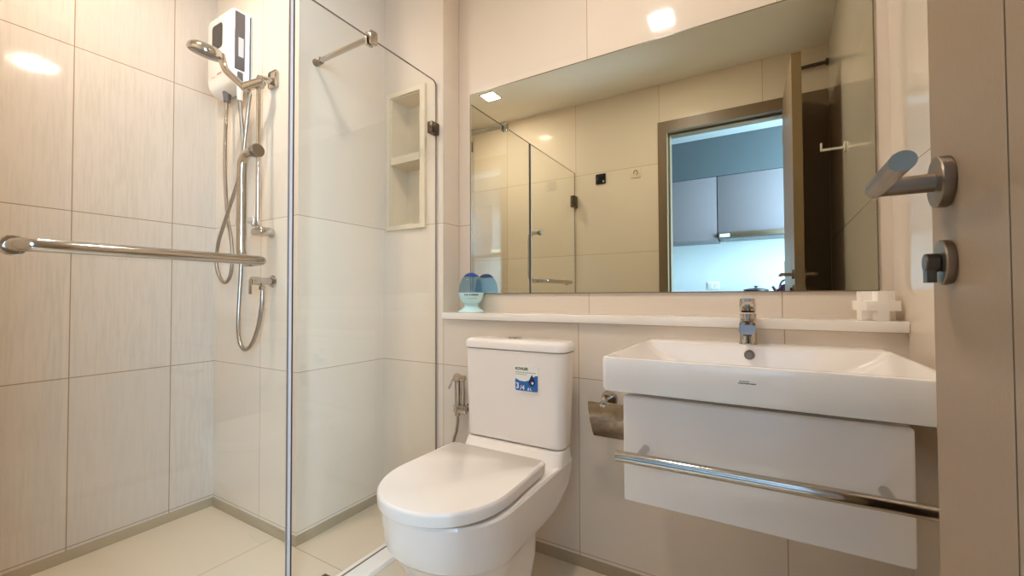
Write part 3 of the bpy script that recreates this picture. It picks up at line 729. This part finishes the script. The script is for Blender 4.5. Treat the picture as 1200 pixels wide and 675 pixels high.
loft([[(-.484 + (.592-z_)*.14, y_, z_) for y_, z_ in outl], [(-.352, y_, z_) for y_, z_ in outl]], cv)
obj('cover_flap', cv, M['flap'], t)

# ---------------------------------------------------------------- the open door
HPx, HPy, EPx, EPy = .137, -.030, .149, .568          # hinge and free edge of the visible face
dv = Vector((EPx-HPx, EPy-HPy, 0)); DL = dv.length; dv.normalize(); dn = Vector((-dv.y, dv.x, 0))  # dn points to the camera side
def dpt(u, n, z): return Vector((HPx, HPy, 0)) + dv*u + dn*n + Vector((0, 0, z))
def dbox(bm, u0, u1, n0, n1, z0, z1):
    t_ = bmesh.new(); vs = [t_.verts.new(dpt(u, n, z)) for u in (u0, u1) for n in (n0, n1) for z in (z0, z1)]
    for f in ((0, 1, 3, 2), (4, 6, 7, 5), (0, 4, 5, 1), (2, 3, 7, 6), (0, 2, 6, 4), (1, 5, 7, 3)): t_.faces.new([vs[i] for i in f])
    return merge(bm, t_)
TH = .040; DZ = 2.10
ug = DL - .157                                         # groove in the face
db = bmesh.new()
dbox(db, 0, ug-.0012, -TH, 0, .012, DZ); dbox(db, ug+.0012, DL-.0012, -TH, 0, .012, DZ); dbox(db, ug-.0012, ug+.0012, -TH, -.003, .012, DZ)
door = struct('door_1', db, M['doorwood'])
door['label'] = 'open taupe laminate door at the right with steel lever handle'; door['category'] = 'door'
obj('edge_band', dbox(bmesh.new(), DL-.0012, DL, -TH, 0, .012, DZ), M['dooredge'], door, False)
obj('lock_faceplate', dbox(bmesh.new(), DL, DL+.0015, -TH+.010, -.010, .93, 1.12), M['steel'], door, False)
ur = (0.522-EPy)/1.0 + DL
for sgn in (1, -1):
    n0 = 0.0003 if sgn > 0 else -TH-.0003
    hz, tz = 1.036, .963
    lh = obj('lever_handle', lathe([(0, .0225), (.002, .0232), (.008, .0232), (.009, .0222), (.0092, .012), (.0095, .0085), (.053, .0082)], dpt(ur, n0, hz), dn*sgn, 36), M['steel'], door)
    gl = bmesh.new()
    # grip: straight bar towards the hinge, cut off at a slant at both ends
    c_ = dpt(ur, n0, hz) + dn*sgn*.050
    loops = []
    for u_, k_ in ((.012, -.010), (-.098, .003)):
        lp = []
        for i in range(28):
            a = 2*PI*i/28
            on_, oz = math.cos(a)*.0080, math.sin(a)*.0080
            lp.append(c_ + dv*(u_ + k_*math.cos(a)*sgn) + dn*on_ + Vector((0, 0, oz)))
        loops.append(lp)
    loft(loops, gl)
    obj('grip', gl, M['steel'], lh)
    tt = bmesh.new()
    lathe([(0, .0195), (.002, .0202), (.006, .0202), (.007, .0190)], dpt(ur, n0, tz), dn*sgn, 32, tt)
    tn = obj('thumb_turn', tt, M['steel'], door)
    kb = bmesh.new()
    cyl(dpt(ur, n0, tz)+dn*sgn*.007, dpt(ur, n0, tz)+dn*sgn*.017, .0085, n=20, bm=kb, bev=.001)
    dbox(kb, ur-.006, ur+.006, min(n0+sgn*.010, n0+sgn*.0165), max(n0+sgn*.010, n0+sgn*.0165), tz-.018, tz)
    obj('turn_knob', kb, M['darksteel'], tn)
for z in (.25, 1.05, 1.85):
    obj('hinge', cyl(dpt(-.004, -.004, z), dpt(-.004, -.004, z+.09), .006), M['steel'], door)

# ---------------------------------------------------------------- fittings seen only in the mirror
hy, hz = .644, 1.589; hx = xr(hy)
t = thing('robe_hook', 'white metal robe hook on the right wall beyond the open door', 'hook', (hx, hy, hz))
obj('hook_plate', rbox(hx-.008, hx-.0004, hy-.016, hy+.016, hz-.020, hz+.020, .002, 2), M['whitemetal'], t)
obj('hook_arm', rbox(hx-.085, hx-.0085, hy-.007, hy+.007, hz-.006, hz+.003, .002, 2), M['whitemetal'], t)
obj('hook_tip', rbox(hx-.092, hx-.0852, hy-.009, hy+.009, hz-.006, hz+.030, .002, 2), M['whitemetal'], t)
t = thing('wall_peg', 'dark metal peg high on the right wall above the door frame', 'peg', (xr(.03), .03, 2.26))
obj('peg_rod', cyl((.215, .03, 2.258), (xr(.03)-.008, .03, 2.262), .010), M['darksteel'], t)
obj('peg_flange', lathe([(0, .019), (.012, .019), (.014, .016)], (xr(.03)-.0004, .03, 2.262), (-1, 0, 0)), M['darksteel'], t)
t = thing('sensor_plate', 'dark square switch plate on the wall left of the door frame', 'switch', (-.99, YF, 1.755))
obj('plate', rbox(-1.028, -.952, YF+.0004, YF+.010, 1.755, 1.831, .004, 2), M['display'], t)
obj('indicator', lathe([(0, .007), (.002, .006)], (-.968, YF+.0101, 1.772), (0, 1, 0), 16), M['paper'], t)
t = thing('hook_plate', 'pale square plate with small ring hook nearest the door frame', 'hook', (-.735, YF, 1.765))
obj('plate', rbox(-.769, -.701, YF+.0004, YF+.006, 1.765, 1.833, .003, 2), M['niche'], t)
rg = [(-.735+.014*math.cos(a), YF+.010, 1.800+.018*math.sin(a)) for a in [-.4*PI + 1.5*PI*i/20 for i in range(21)]]
obj('ring', tube(rg, .0028, 8), M['steel'], t)
